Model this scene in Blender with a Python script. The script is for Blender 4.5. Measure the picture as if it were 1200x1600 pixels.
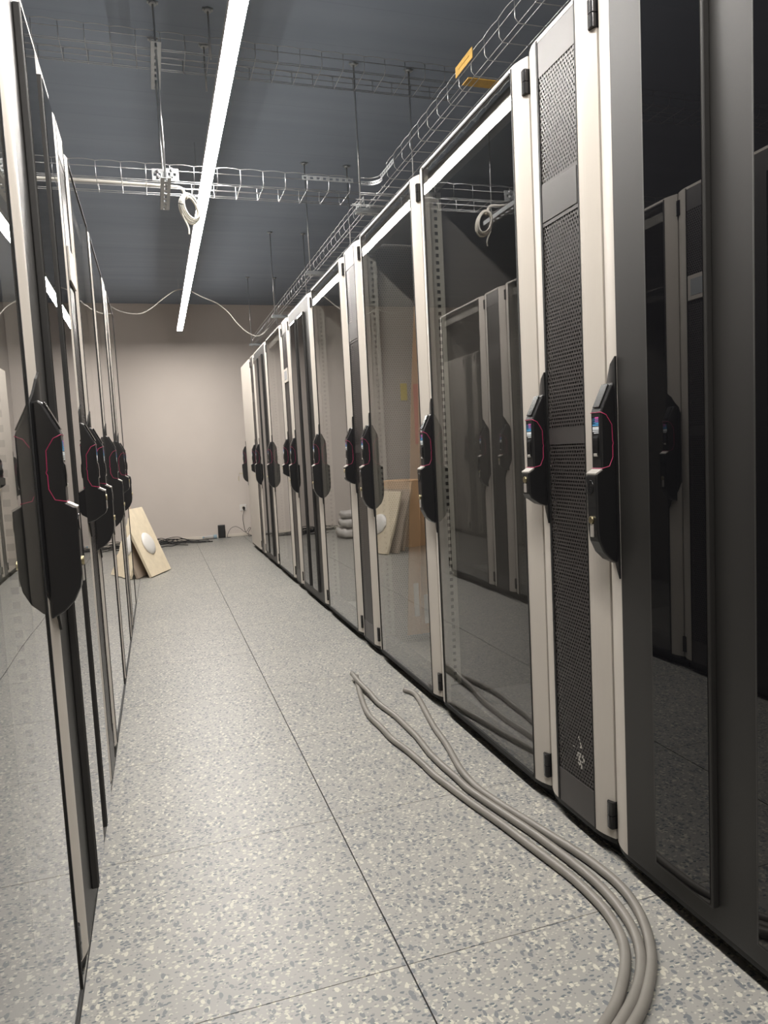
import bpy, bmesh, math, random
from mathutils import Vector, Matrix

random.seed(7)
for o in list(bpy.data.objects):
    bpy.data.objects.remove(o)
scene = bpy.context.scene
C = scene.collection
PI = math.pi

# ------------------------------------------------------------------ camera
YAW, PITCH, ROLL, FPX = -0.3038, 0.0862, -0.0512, 1118.0
cy_, sy_, cp_, sp_, cr_, sr_ = math.cos(YAW), math.sin(YAW), math.cos(PITCH), math.sin(PITCH), math.cos(ROLL), math.sin(ROLL)
B_ = Matrix(((1, 0, 0), (0, 0, -1), (0, 1, 0)))
Ry_ = Matrix(((cy_, 0, sy_), (0, 1, 0), (-sy_, 0, cy_)))
Rx_ = Matrix(((1, 0, 0), (0, cp_, -sp_), (0, sp_, cp_)))
Rz_ = Matrix(((cr_, -sr_, 0), (sr_, cr_, 0), (0, 0, 1)))
M_ = Rz_ @ Rx_ @ Ry_ @ B_                       # world -> (right, down, forward)
cam_data = bpy.data.cameras.new('camera')
cam = bpy.data.objects.new('camera', cam_data)
C.objects.link(cam)
R_ = Matrix((M_[0], [-v for v in M_[1]], [-v for v in M_[2]])).transposed()
cam.matrix_world = Matrix.Translation((0, 0, 1.0)) @ R_.to_4x4()
cam_data.sensor_fit = 'VERTICAL'
cam_data.sensor_height = 36.0
cam_data.lens = FPX / 1600.0 * 36.0
cam_data.clip_start = 0.02
scene.camera = cam

# ------------------------------------------------------------------ colour management and world
scene.view_settings.view_transform = 'Standard'
scene.view_settings.look = 'None'
scene.view_settings.exposure = 0.62
scene.view_settings.gamma = 1.0
scene.view_settings.use_curve_mapping = False
scene.cycles.transparent_max_bounces = 32
scene.cycles.max_bounces = 12
scene.cycles.diffuse_bounces = 6
scene.cycles.glossy_bounces = 6
scene.cycles.caustics_reflective = False
scene.cycles.sample_clamp_indirect = 6.0
LED_STRENGTH = 88.0
world = bpy.data.worlds.new('world')
scene.world = world
world.use_nodes = True
world.node_tree.nodes['Background'].inputs[0].default_value = (0.75, 0.8, 0.9, 1)
world.node_tree.nodes['Background'].inputs[1].default_value = 0.05

# ------------------------------------------------------------------ constants of the room
XR, XL = 0.960, -0.1985          # front faces of the two rack rows
W8, W3 = 0.7875, 0.295          # wide rack, narrow cooling unit
CEIL = 2.905
WALL_Y = 9.25

# ------------------------------------------------------------------ materials
def new_mat(name):
    m = bpy.data.materials.new(name)
    m.use_nodes = True
    nt = m.node_tree
    return m, nt, nt.nodes, nt.links

def principled(name, col, rough=0.5, metal=0.0, noise=0.0, nscale=8.0, bump=0.0, bscale=300.0, coat=0.0, spec=0.5):
    m, nt, N, L = new_mat(name)
    b = N['Principled BSDF']
    b.inputs['Roughness'].default_value = rough
    b.inputs['Metallic'].default_value = metal
    b.inputs['Coat Weight'].default_value = coat
    b.inputs['Specular IOR Level'].default_value = spec
    tc = N.new('ShaderNodeTexCoord')
    if noise > 0:
        n = N.new('ShaderNodeTexNoise'); n.inputs['Scale'].default_value = nscale; n.inputs['Detail'].default_value = 5
        L.new(tc.outputs['Object'], n.inputs['Vector'])
        r = N.new('ShaderNodeMapRange')
        r.inputs['From Min'].default_value = 0.3; r.inputs['From Max'].default_value = 0.7
        r.inputs['To Min'].default_value = 1 - noise; r.inputs['To Max'].default_value = 1 + noise
        L.new(n.outputs['Fac'], r.inputs['Value'])
        mx = N.new('ShaderNodeVectorMath'); mx.operation = 'SCALE'
        mx.inputs[0].default_value = col[:3]
        L.new(r.outputs['Result'], mx.inputs['Scale'])
        L.new(mx.outputs['Vector'], b.inputs['Base Color'])
    else:
        b.inputs['Base Color'].default_value = (*col[:3], 1)
    if bump > 0:
        n2 = N.new('ShaderNodeTexNoise'); n2.inputs['Scale'].default_value = bscale
        L.new(tc.outputs['Object'], n2.inputs['Vector'])
        bp = N.new('ShaderNodeBump'); bp.inputs['Strength'].default_value = bump; bp.inputs['Distance'].default_value = 0.001
        L.new(n2.outputs['Fac'], bp.inputs['Height'])
        L.new(bp.outputs['Normal'], b.inputs['Normal'])
    return m

def glass_mat(name, tint, wave=0.0):
    m, nt, N, L = new_mat(name)
    N.remove(N['Principled BSDF'])
    out = N['Material Output']
    geo = N.new('ShaderNodeNewGeometry')
    dot = N.new('ShaderNodeVectorMath'); dot.operation = 'DOT_PRODUCT'
    L.new(geo.outputs['Normal'], dot.inputs[0]); L.new(geo.outputs['Incoming'], dot.inputs[1])
    ab = N.new('ShaderNodeMath'); ab.operation = 'ABSOLUTE'; L.new(dot.outputs['Value'], ab.inputs[0])
    inv = N.new('ShaderNodeMath'); inv.operation = 'SUBTRACT'; inv.inputs[0].default_value = 1; L.new(ab.outputs[0], inv.inputs[1])
    pw = N.new('ShaderNodeMath'); pw.operation = 'POWER'; pw.inputs[1].default_value = 5; L.new(inv.outputs[0], pw.inputs[0])
    ma = N.new('ShaderNodeMath'); ma.operation = 'MULTIPLY_ADD'; ma.inputs[1].default_value = 0.94; ma.inputs[2].default_value = 0.06
    L.new(pw.outputs[0], ma.inputs[0])
    tr = N.new('ShaderNodeBsdfTransparent'); tr.inputs[0].default_value = (*tint, 1)
    gl = N.new('ShaderNodeBsdfGlossy'); gl.inputs['Roughness'].default_value = 0.0
    gl.inputs[0].default_value = (1, 1, 1, 1)
    if wave > 0:
        tc = N.new('ShaderNodeTexCoord')
        mp = N.new('ShaderNodeMapping'); mp.inputs['Scale'].default_value = (1, 4.0, 1.3)
        L.new(tc.outputs['Object'], mp.inputs['Vector'])
        ns = N.new('ShaderNodeTexNoise'); ns.inputs['Scale'].default_value = 1.0; ns.inputs['Detail'].default_value = 0
        L.new(mp.outputs[0], ns.inputs['Vector'])
        bp = N.new('ShaderNodeBump'); bp.inputs['Strength'].default_value = 1.0; bp.inputs['Distance'].default_value = wave
        L.new(ns.outputs['Fac'], bp.inputs['Height']); L.new(bp.outputs[0], gl.inputs['Normal'])
    # both surfaces of the thin pane together reflect 2r / (1 + r)
    m2 = N.new('ShaderNodeMath'); m2.operation = 'MULTIPLY'; m2.inputs[1].default_value = 2; L.new(ma.outputs[0], m2.inputs[0])
    a1 = N.new('ShaderNodeMath'); a1.operation = 'ADD'; a1.inputs[1].default_value = 1; L.new(ma.outputs[0], a1.inputs[0])
    dv = N.new('ShaderNodeMath'); dv.operation = 'DIVIDE'; L.new(m2.outputs[0], dv.inputs[0]); L.new(a1.outputs[0], dv.inputs[1])
    ma = dv
    mx = N.new('ShaderNodeMixShader')
    L.new(ma.outputs[0], mx.inputs[0]); L.new(tr.outputs[0], mx.inputs[1]); L.new(gl.outputs[0], mx.inputs[2])
    L.new(mx.outputs[0], out.inputs['Surface'])
    return m

def perforated_mat(name, col, pitch=0.0085, radius=0.0029, axes=(1, 2), rough=0.4, hole=True, rot=0.0, dust=None):
    """sheet metal with a staggered pattern of real see-through holes"""
    m, nt, N, L = new_mat(name)
    b = N['Principled BSDF']; b.inputs['Base Color'].default_value = (*col, 1); b.inputs['Roughness'].default_value = rough
    out = N['Material Output']
    tc = N.new('ShaderNodeTexCoord')
    sx = N.new('ShaderNodeSeparateXYZ'); L.new(tc.outputs['Object'], sx.inputs[0])
    def math_(op, a, b_=None, c_=None):
        n = N.new('ShaderNodeMath'); n.operation = op
        for i, v in enumerate((a, b_, c_)):
            if v is None: continue
            if isinstance(v, (int, float)): n.inputs[i].default_value = v
            else: L.new(v, n.inputs[i])
        return n.outputs[0]
    u = math_('DIVIDE', sx.outputs[axes[0]], pitch)
    v = math_('DIVIDE', sx.outputs[axes[1]], pitch * 1.732)
    def cell(du, dv):
        fu = math_('SUBTRACT', math_('FRACT', math_('ADD', u, du + 100)), 0.5)
        fv = math_('MULTIPLY', math_('SUBTRACT', math_('FRACT', math_('ADD', v, dv + 100)), 0.5), 1.732)
        return math_('SQRT', math_('ADD', math_('MULTIPLY', fu, fu), math_('MULTIPLY', fv, fv)))
    d = math_('MINIMUM', cell(0, 0), cell(0.5, 0.5))
    f = math_('LESS_THAN', d, radius / pitch)
    if dust:
        n = N.new('ShaderNodeTexNoise'); n.inputs['Scale'].default_value = 60
        L.new(tc.outputs['Object'], n.inputs['Vector'])
        dy = math_('DIVIDE', math_('SUBTRACT', sx.outputs[1], dust[0]), dust[2])
        dz = math_('DIVIDE', math_('SUBTRACT', sx.outputs[2], dust[1]), dust[3])
        rr = math_('SQRT', math_('ADD', math_('MULTIPLY', dy, dy), math_('MULTIPLY', dz, dz)))
        k = math_('GREATER_THAN', math_('SUBTRACT', n.outputs['Fac'], math_('MULTIPLY', rr, 0.22)), 0.42)
        mc = N.new('ShaderNodeMix'); mc.data_type = 'RGBA'
        L.new(k, mc.inputs['Factor']); mc.inputs[6].default_value = (*col, 1); mc.inputs[7].default_value = (0.45, 0.43, 0.4, 1)
        L.new(mc.outputs[2], b.inputs['Base Color'])
    tr = N.new('ShaderNodeBsdfTransparent')
    mx = N.new('ShaderNodeMixShader')
    L.new(f, mx.inputs[0]); L.new(b.outputs[0], mx.inputs[1]); L.new(tr.outputs[0], mx.inputs[2])
    L.new(mx.outputs[0], out.inputs['Surface'])
    return m

def floor_mat():
    m, nt, N, L = new_mat('speckled rubber floor tile')
    b = N['Principled BSDF']; b.inputs['Roughness'].default_value = 0.42
    tc = N.new('ShaderNodeTexCoord')
    def vor(scale, sy, rot, thr, th2, seed):
        mp = N.new('ShaderNodeMapping'); mp.inputs['Scale'].default_value = (1, sy, 1)
        mp.inputs['Rotation'].default_value = (0, 0, rot); mp.inputs['Location'].default_value = (seed, seed * 1.7, 0)
        L.new(tc.outputs['Object'], mp.inputs['Vector'])
        dn = N.new('ShaderNodeTexNoise'); dn.inputs['Scale'].default_value = scale * 1.3; dn.inputs['Detail'].default_value = 1
        L.new(mp.outputs[0], dn.inputs['Vector'])
        ds = N.new('ShaderNodeVectorMath'); ds.operation = 'SCALE'; ds.inputs['Scale'].default_value = 0.55 / scale
        L.new(dn.outputs['Color'], ds.inputs[0])
        ad = N.new('ShaderNodeVectorMath'); ad.operation = 'ADD'
        L.new(mp.outputs[0], ad.inputs[0]); L.new(ds.outputs[0], ad.inputs[1])
        v = N.new('ShaderNodeTexVoronoi'); v.voronoi_dimensions = '2D'; v.inputs['Scale'].default_value = scale
        L.new(ad.outputs[0], v.inputs['Vector'])
        lt = N.new('ShaderNodeMath'); lt.operation = 'LESS_THAN'; lt.inputs[1].default_value = thr
        L.new(v.outputs['Distance'], lt.inputs[0])
        sc = N.new('ShaderNodeSeparateColor'); L.new(v.outputs['Color'], sc.inputs[0])
        g = N.new('ShaderNodeMath'); g.operation = 'GREATER_THAN'; g.inputs[1].default_value = th2
        L.new(sc.outputs[0], g.inputs[0])
        mu = N.new('ShaderNodeMath'); mu.operation = 'MULTIPLY'
        L.new(lt.outputs[0], mu.inputs[0]); L.new(g.outputs[0], mu.inputs[1])
        return mu.outputs[0], sc
    col = None
    base = N.new('ShaderNodeTexNoise'); base.inputs['Scale'].default_value = 1.7; base.inputs['Detail'].default_value = 6
    L.new(tc.outputs['Object'], base.inputs['Vector'])
    cr = N.new('ShaderNodeValToRGB')
    cr.color_ramp.elements[0].position = 0.3; cr.color_ramp.elements[0].color = (0.262, 0.258, 0.242, 1)
    cr.color_ramp.elements[1].position = 0.7; cr.color_ramp.elements[1].color = (0.298, 0.290, 0.268, 1)
    L.new(base.outputs['Fac'], cr.inputs[0])
    col = cr.outputs[0]
    for (scale, sy, rot, thr, th2, seed, c) in (
            (62, 1.8, 0.3, 0.27, 0.66, 0.0, (0.46, 0.44, 0.37)),
            (62, 0.6, 0.9, 0.25, 0.72, 3.1, (0.48, 0.46, 0.39)),
            (60, 1.9, 1.2, 0.27, 0.66, 5.7, (0.10, 0.115, 0.13)),
            (60, 0.6, 0.5, 0.26, 0.70, 9.3, (0.14, 0.15, 0.16)),
            (110, 1.3, 2.0, 0.26, 0.74, 12.3, (0.20, 0.20, 0.195)),
            (110, 1.3, 0.7, 0.24, 0.76, 15.3, (0.40, 0.38, 0.33))):
        f, _ = vor(scale, sy, rot, thr, th2, seed)
        mx = N.new('ShaderNodeMix'); mx.data_type = 'RGBA'
        L.new(f, mx.inputs['Factor']); L.new(col, mx.inputs[6]); mx.inputs[7].default_value = (*c, 1)
        col = mx.outputs[2]
    L.new(col, b.inputs['Base Color'])
    n = N.new('ShaderNodeTexNoise'); n.inputs['Scale'].default_value = 220
    L.new(tc.outputs['Object'], n.inputs['Vector'])
    bp = N.new('ShaderNodeBump'); bp.inputs['Strength'].default_value = 0.25; bp.inputs['Distance'].default_value = 0.0006
    L.new(n.outputs['Fac'], bp.inputs['Height']); L.new(bp.outputs[0], b.inputs['Normal'])
    return m

def ceiling_mat():
    m, nt, N, L = new_mat('dark blue grey painted planks')
    b = N['Principled BSDF']; b.inputs['Roughness'].default_value = 0.75
    tc = N.new('ShaderNodeTexCoord')
    sx = N.new('ShaderNodeSeparateXYZ'); L.new(tc.outputs['Object'], sx.inputs[0])
    d = N.new('ShaderNodeMath'); d.operation = 'DIVIDE'; d.inputs[1].default_value = 0.31; L.new(sx.outputs[1], d.inputs[0])
    fr = N.new('ShaderNodeMath'); fr.operation = 'FRACT'; L.new(d.outputs[0], fr.inputs[0])
    lt = N.new('ShaderNodeMath'); lt.operation = 'LESS_THAN'; lt.inputs[1].default_value = 0.03; L.new(fr.outputs[0], lt.inputs[0])
    n = N.new('ShaderNodeTexNoise'); n.inputs['Scale'].default_value = 1.2; n.inputs['Detail'].default_value = 4
    mp = N.new('ShaderNodeMapping'); mp.inputs['Scale'].default_value = (0.6, 6, 1)
    L.new(tc.outputs['Object'], mp.inputs[0]); L.new(mp.outputs[0], n.inputs['Vector'])
    cr = N.new('ShaderNodeValToRGB')
    cr.color_ramp.elements[0].position = 0.3; cr.color_ramp.elements[0].color = (0.255, 0.300, 0.365, 1)
    cr.color_ramp.elements[1].position = 0.7; cr.color_ramp.elements[1].color = (0.290, 0.335, 0.402, 1)
    L.new(n.outputs['Fac'], cr.inputs[0])
    mx = N.new('ShaderNodeMix'); mx.data_type = 'RGBA'
    g = N.new('ShaderNodeMath'); g.operation = 'MULTIPLY'; g.inputs[1].default_value = 0.2; L.new(lt.outputs[0], g.inputs[0])
    L.new(g.outputs[0], mx.inputs['Factor']); L.new(cr.outputs[0], mx.inputs[6]); mx.inputs[7].default_value = (0.20, 0.235, 0.29, 1)
    L.new(mx.outputs[2], b.inputs['Base Color'])
    return m

def emission_mat(name, col, s):
    m, nt, N, L = new_mat(name)
    N.remove(N['Principled BSDF'])
    e = N.new('ShaderNodeEmission'); e.inputs[0].default_value = (*col, 1); e.inputs[1].default_value = s
    L.new(e.outputs[0], N['Material Output'].inputs['Surface'])
    return m

M = {}
M['paint'] = principled('light grey powder coat', (0.53, 0.49, 0.44), 0.42, noise=0.02, nscale=3, bump=0.08, bscale=900)
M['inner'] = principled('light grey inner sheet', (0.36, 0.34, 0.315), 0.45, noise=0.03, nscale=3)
M['innerdark'] = principled('darkened inner sheet', (0.16, 0.15, 0.145), 0.5, noise=0.05, nscale=3)
M['post'] = principled('zinc coated frame post', (0.55, 0.53, 0.48), 0.4, metal=0.2, noise=0.04, nscale=20)
M['black'] = principled('satin black powder coat', (0.022, 0.021, 0.020), 0.5, noise=0.10, nscale=2, bump=0.05, bscale=900)
M['plastic'] = principled('black handle plastic', (0.012, 0.012, 0.013), 0.32, bump=0.05, bscale=500)
M['gloss'] = principled('glossy black plastic', (0.012, 0.012, 0.013), 0.16)
M['rubber'] = principled('black rubber seal', (0.008, 0.008, 0.008), 0.6, bump=0.05)
M['pink'] = principled('magenta trim', (0.38, 0.03, 0.10), 0.4, noise=0.05)
M['silver'] = principled('silver grey insert', (0.55, 0.52, 0.48), 0.3, metal=0.5, noise=0.03)
M['brass'] = principled('nickel brass lock', (0.6, 0.52, 0.33), 0.28, metal=1.0, noise=0.03)
M['glass'] = glass_mat('clear door glass', (0.74, 0.74, 0.73), wave=0.0003)
def clear_mat():
    m, nt, N, L = new_mat('inner face of glass')
    N.remove(N['Principled BSDF'])
    tr = N.new('ShaderNodeBsdfTransparent'); tr.inputs[0].default_value = (0.97, 0.975, 0.97, 1)
    L.new(tr.outputs[0], N['Material Output'].inputs['Surface'])
    return m
M['glassback'] = clear_mat()
M['darkglass'] = principled('black mirror glass', (0.006, 0.006, 0.007), 0.0, noise=0.05, spec=0.7)
M['perf'] = perforated_mat('black perforated sheet', (0.052, 0.047, 0.046), pitch=0.0105, radius=0.0034, rough=0.38)
M['perfdust'] = perforated_mat('black perforated sheet with dust', (0.052, 0.047, 0.046), pitch=0.0105, radius=0.0034, rough=0.38, dust=(0.13, 0.21, 0.022, 0.05))
M['perfdark'] = principled('dark blank sheet', (0.055, 0.050, 0.049), 0.42, noise=0.05)
M['perflight'] = perforated_mat('light perforated sheet', (0.52, 0.49, 0.45), pitch=0.012, radius=0.0040, axes=(0, 2), rough=0.4)
M['wire'] = principled('galvanised wire', (0.50, 0.51, 0.52), 0.28, metal=0.85, noise=0.05, nscale=30)
M['zinc'] = principled('galvanised plate', (0.42, 0.44, 0.45), 0.35, metal=0.7, noise=0.08, nscale=20)
M['cable_grey'] = principled('grey cable sheath', (0.20, 0.188, 0.168), 0.42, noise=0.08, nscale=14, bump=0.1, bscale=200)
M['cable_white'] = principled('white cable sheath', (0.72, 0.69, 0.63), 0.45, noise=0.03)
M['cable_black'] = principled('black cable sheath', (0.015, 0.015, 0.016), 0.45, noise=0.05)
M['yellow'] = principled('yellow sticker', (0.62, 0.50, 0.06), 0.5, noise=0.05)
M['orange'] = principled('amber plastic tag', (0.55, 0.33, 0.06), 0.5, noise=0.12, nscale=40)
M['card'] = principled('brown cardboard', (0.56, 0.36, 0.21), 0.75, noise=0.06, nscale=6)
M['redpaper'] = principled('red printed paper', (0.62, 0.20, 0.14), 0.6, noise=0.05)
M['board'] = principled('cream fibre board', (0.72, 0.62, 0.46), 0.7, noise=0.06, nscale=18, bump=0.2, bscale=120)
M['boardedge'] = principled('raw board edge', (0.50, 0.36, 0.24), 0.8, noise=0.12, nscale=40)
M['boardback'] = principled('brown board face', (0.36, 0.29, 0.23), 0.7, noise=0.06, nscale=10)
M['white'] = principled('white plastic', (0.74, 0.72, 0.69), 0.35, noise=0.02)
M['wall'] = principled('beige wall paint', (0.67, 0.605, 0.555), 0.8, noise=0.025, nscale=2.2, bump=0.1, bscale=200)
M['skirt'] = principled('cream skirting', (0.70, 0.64, 0.56), 0.5, noise=0.02)
M['floor'] = floor_mat()
M['seam'] = principled('dark joint', (0.02, 0.02, 0.02), 0.8, noise=0.1)
M['ceiling'] = ceiling_mat()
M['led'] = emission_mat('led diffuser', (1.0, 0.955, 0.90), LED_STRENGTH)
M['alu'] = principled('white aluminium profile', (0.7, 0.7, 0.7), 0.4, noise=0.02)
M['blueplastic'] = principled('pale blue plastic', (0.30, 0.42, 0.50), 0.3, noise=0.05)
M['bag'] = principled('pale grey sack', (0.48, 0.46, 0.44), 0.6, noise=0.1, nscale=10)
M['st_purple'] = principled('purple print', (0.28, 0.12, 0.36), 0.5, noise=0.02)
M['st_magenta'] = principled('magenta print', (0.62, 0.10, 0.36), 0.5, noise=0.02)
M['st_blue'] = principled('blue print', (0.08, 0.33, 0.62), 0.5, noise=0.02)
M['st_white'] = principled('white print', (0.70, 0.74, 0.76), 0.5, noise=0.02)
M['screen'] = principled('grey display glass', (0.36, 0.38, 0.40), 0.15, noise=0.02)

# ------------------------------------------------------------------ mesh helpers
def obj(name, bm, mat, parent=None, smooth=False, bevel=0.0, loc=None):
    me = bpy.data.meshes.new(name)
    bmesh.ops.recalc_face_normals(bm, faces=bm.faces[:])
    bm.to_mesh(me); bm.free()
    mats = mat if isinstance(mat, (list, tuple)) else [mat]
    for k in mats: me.materials.append(M[k] if isinstance(k, str) else k)
    if smooth:
        for p in me.polygons: p.use_smooth = True
    o = bpy.data.objects.new(name, me)
    C.objects.link(o)
    if parent is not None: o.parent = parent
    if loc is not None: o.location = loc
    if bevel > 0:
        md = o.modifiers.new('bevel', 'BEVEL'); md.width = bevel; md.segments = 2; md.limit_method = 'ANGLE'
    return o

def thing(name, label, cat, loc=(0, 0, 0), rz=0.0, group=None):
    o = bpy.data.objects.new(name, None)
    o.empty_display_size = 0.1
    C.objects.link(o)
    o.location = loc; o.rotation_euler = (0, 0, rz)
    o['label'] = label; o['category'] = cat
    if group: o['group'] = group
    return o

def tag(o, label, cat, group=None):
    o['label'] = label; o['category'] = cat
    if group: o['group'] = group
    return o

def box(bm, x0, x1, y0, y1, z0, z1, mi=0):
    vs = [bm.verts.new((x, y, z)) for x in (x0, x1) for y in (y0, y1) for z in (z0, z1)]
    for q in ((0, 1, 3, 2), (4, 6, 7, 5), (0, 4, 5, 1), (2, 3, 7, 6), (0, 2, 6, 4), (1, 5, 7, 3)):
        f = bm.faces.new([vs[i] for i in q]); f.material_index = mi
    return vs

def prism_z(bm, pts, z0, z1, mi=0):
    a = [bm.verts.new((x, y, z0)) for x, y in pts]; b = [bm.verts.new((x, y, z1)) for x, y in pts]
    n = len(pts)
    for i in range(n):
        f = bm.faces.new((a[i], a[(i + 1) % n], b[(i + 1) % n], b[i])); f.material_index = mi
    f = bm.faces.new(a[::-1]); f.material_index = mi
    f = bm.faces.new(b); f.material_index = mi

def prism_y(bm, pts, y0, y1, mi=0):     # pts are (x, z)
    a = [bm.verts.new((x, y0, z)) for x, z in pts]; b = [bm.verts.new((x, y1, z)) for x, z in pts]
    n = len(pts)
    for i in range(n):
        f = bm.faces.new((a[i], a[(i + 1) % n], b[(i + 1) % n], b[i])); f.material_index = mi
    f = bm.faces.new(a[::-1]); f.material_index = mi
    f = bm.faces.new(b); f.material_index = mi

def smooth_path(pts, n=6, closed=False):
    P = [Vector(p) for p in pts]
    out = []
    m = len(P)
    rng = range(m) if closed else range(m - 1)
    for i in rng:
        p0 = P[(i - 1) % m] if closed or i > 0 else P[0] * 2 - P[1]
        p1 = P[i]; p2 = P[(i + 1) % m]
        p3 = P[(i + 2) % m] if closed or i + 2 < m else P[-1] * 2 - P[-2]
        for k in range(n):
            t = k / n
            out.append(0.5 * ((2 * p1) + (-p0 + p2) * t + (2 * p0 - 5 * p1 + 4 * p2 - p3) * t * t + (-p0 + 3 * p1 - 3 * p2 + p3) * t ** 3))
    if not closed: out.append(P[-1])
    return out

def tube(bm, path, r, sides=8, closed=False, mi=0):
    P = [Vector(p) for p in path]
    n = len(P)
    rings = []
    up = None
    for i in range(n):
        if closed: t = P[(i + 1) % n] - P[i - 1]
        else: t = P[min(i + 1, n - 1)] - P[max(i - 1, 0)]
        if t.length < 1e-9: t = Vector((0, 0, 1))
        t.normalize()
        if up is None:
            ref = Vector((0, 0, 1)) if abs(t.z) < 0.9 else Vector((1, 0, 0))
            up = (ref - t * ref.dot(t)).normalized()
        else:
            up = up - t * up.dot(t)
            if up.length < 1e-6:
                ref = Vector((1, 0, 0)) if abs(t.x) < 0.9 else Vector((0, 1, 0)); up = ref - t * ref.dot(t)
            up.normalize()
        s = t.cross(up)
        rings.append([bm.verts.new(P[i] + (up * math.cos(a) + s * math.sin(a)) * r) for a in [2 * PI * k / sides for k in range(sides)]])
    rng = range(n) if closed else range(n - 1)
    for i in rng:
        a, b = rings[i], rings[(i + 1) % n]
        for k in range(sides):
            f = bm.faces.new((a[k], a[(k + 1) % sides], b[(k + 1) % sides], b[k])); f.smooth = True; f.material_index = mi
    if not closed:
        bm.faces.new(rings[0][::-1]).material_index = mi; bm.faces.new(rings[-1]).material_index = mi

def punched(bm, org, u, v, width, length, pitch, hw, hl, thick):
    """flat bar along v with a row of rectangular holes, width along u"""
    org, u, v = Vector(org), Vector(u), Vector(v)
    w = u.cross(v).normalized() * thick
    n = max(1, int(length / pitch))
    off = (length - n * pitch) / 2
    def slab(u0, u1, v0, v1):
        c = [org + u * a + v * b for a, b in ((u0, v0), (u1, v0), (u1, v1), (u0, v1))]
        a = [bm.verts.new(p) for p in c]; b = [bm.verts.new(p + w) for p in c]
        bm.faces.new(a); bm.faces.new(b[::-1])
        for i in range(4): bm.faces.new((a[i], a[(i + 1) % 4], b[(i + 1) % 4], b[i]))
    a0, a1 = (width - hw) / 2, (width + hw) / 2
    slab(0, a0, 0, length); slab(a1, width, 0, length)
    e = 0.0
    for i in range(n):
        c = off + (i + 0.5) * pitch
        slab(a0, a1, e, c - hl / 2); e = c + hl / 2
    slab(a0, a1, e, length)

# ------------------------------------------------------------------ room shell
def struct(name, bm, mat):
    o = obj(name, bm, mat); o['kind'] = 'structure'; return o

RX0, RX1, RY0 = -3.2, 3.6, -2.6
bm = bmesh.new()
tx, ty = 0.3931, 1.8525
g = 0.0016
xs = [tx + 0.6 * k for k in range(-7, 7)]
ys = [ty + 0.6 * k for k in range(-8, 14)]
for i in range(len(xs) - 1):
    for j in range(len(ys) - 1):
        x0, x1 = max(xs[i] + g, RX0), min(xs[i + 1] - g, RX1)
        y0, y1 = max(ys[j] + g * 0.55, RY0), min(ys[j + 1] - g * 0.55, WALL_Y)
        if x1 > x0 and y1 > y0: box(bm, x0, x1, y0, y1, -0.004, 0.0, 0)
box(bm, RX0, RX1, RY0, WALL_Y, -0.1, -0.004, 1)
struct('floor', bm, ['floor', 'seam'])
bm = bmesh.new(); box(bm, RX0, RX1, RY0, WALL_Y, CEIL, CEIL + 0.1); struct('ceiling', bm, 'ceiling')
bm = bmesh.new(); box(bm, RX0, RX1, WALL_Y, WALL_Y + 0.1, -0.1, CEIL + 0.1); struct('wall_back', bm, 'wall')
bm = bmesh.new(); box(bm, RX0, RX1, RY0 - 0.1, RY0, -0.1, CEIL + 0.1); struct('wall_front', bm, 'wall')
bm = bmesh.new(); box(bm, RX0 - 0.1, RX0, RY0 - 0.1, WALL_Y + 0.1, -0.1, CEIL + 0.1); struct('wall_left', bm, 'wall')
bm = bmesh.new(); box(bm, RX1, RX1 + 0.1, RY0 - 0.1, WALL_Y + 0.1, -0.1, CEIL + 0.1); struct('wall_right', bm, 'wall')
bm = bmesh.new(); box(bm, RX0, RX1, WALL_Y - 0.014, WALL_Y, 0.0, 0.035)
o = obj('baseboard_back', bm, 'skirt', bevel=0.003); o['kind'] = 'structure'

# ------------------------------------------------------------------ racks
STRIP = 0.062
Z0, Z1 = 0.050, 1.978
def strip_poly(a, b, flip):
    """plan outline (x, y) of a curved door edge between y=a (outer) and y=b (inner)"""
    n = 7
    pts = []
    for k in range(n + 1):
        t = k / n
        y = a + (b - a) * t
        pts.append((0.016 * (1 - math.sin(t * PI / 2) ** 0.9) , y))
    pts += [(0.024, b), (0.024, a)]
    return pts

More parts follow.
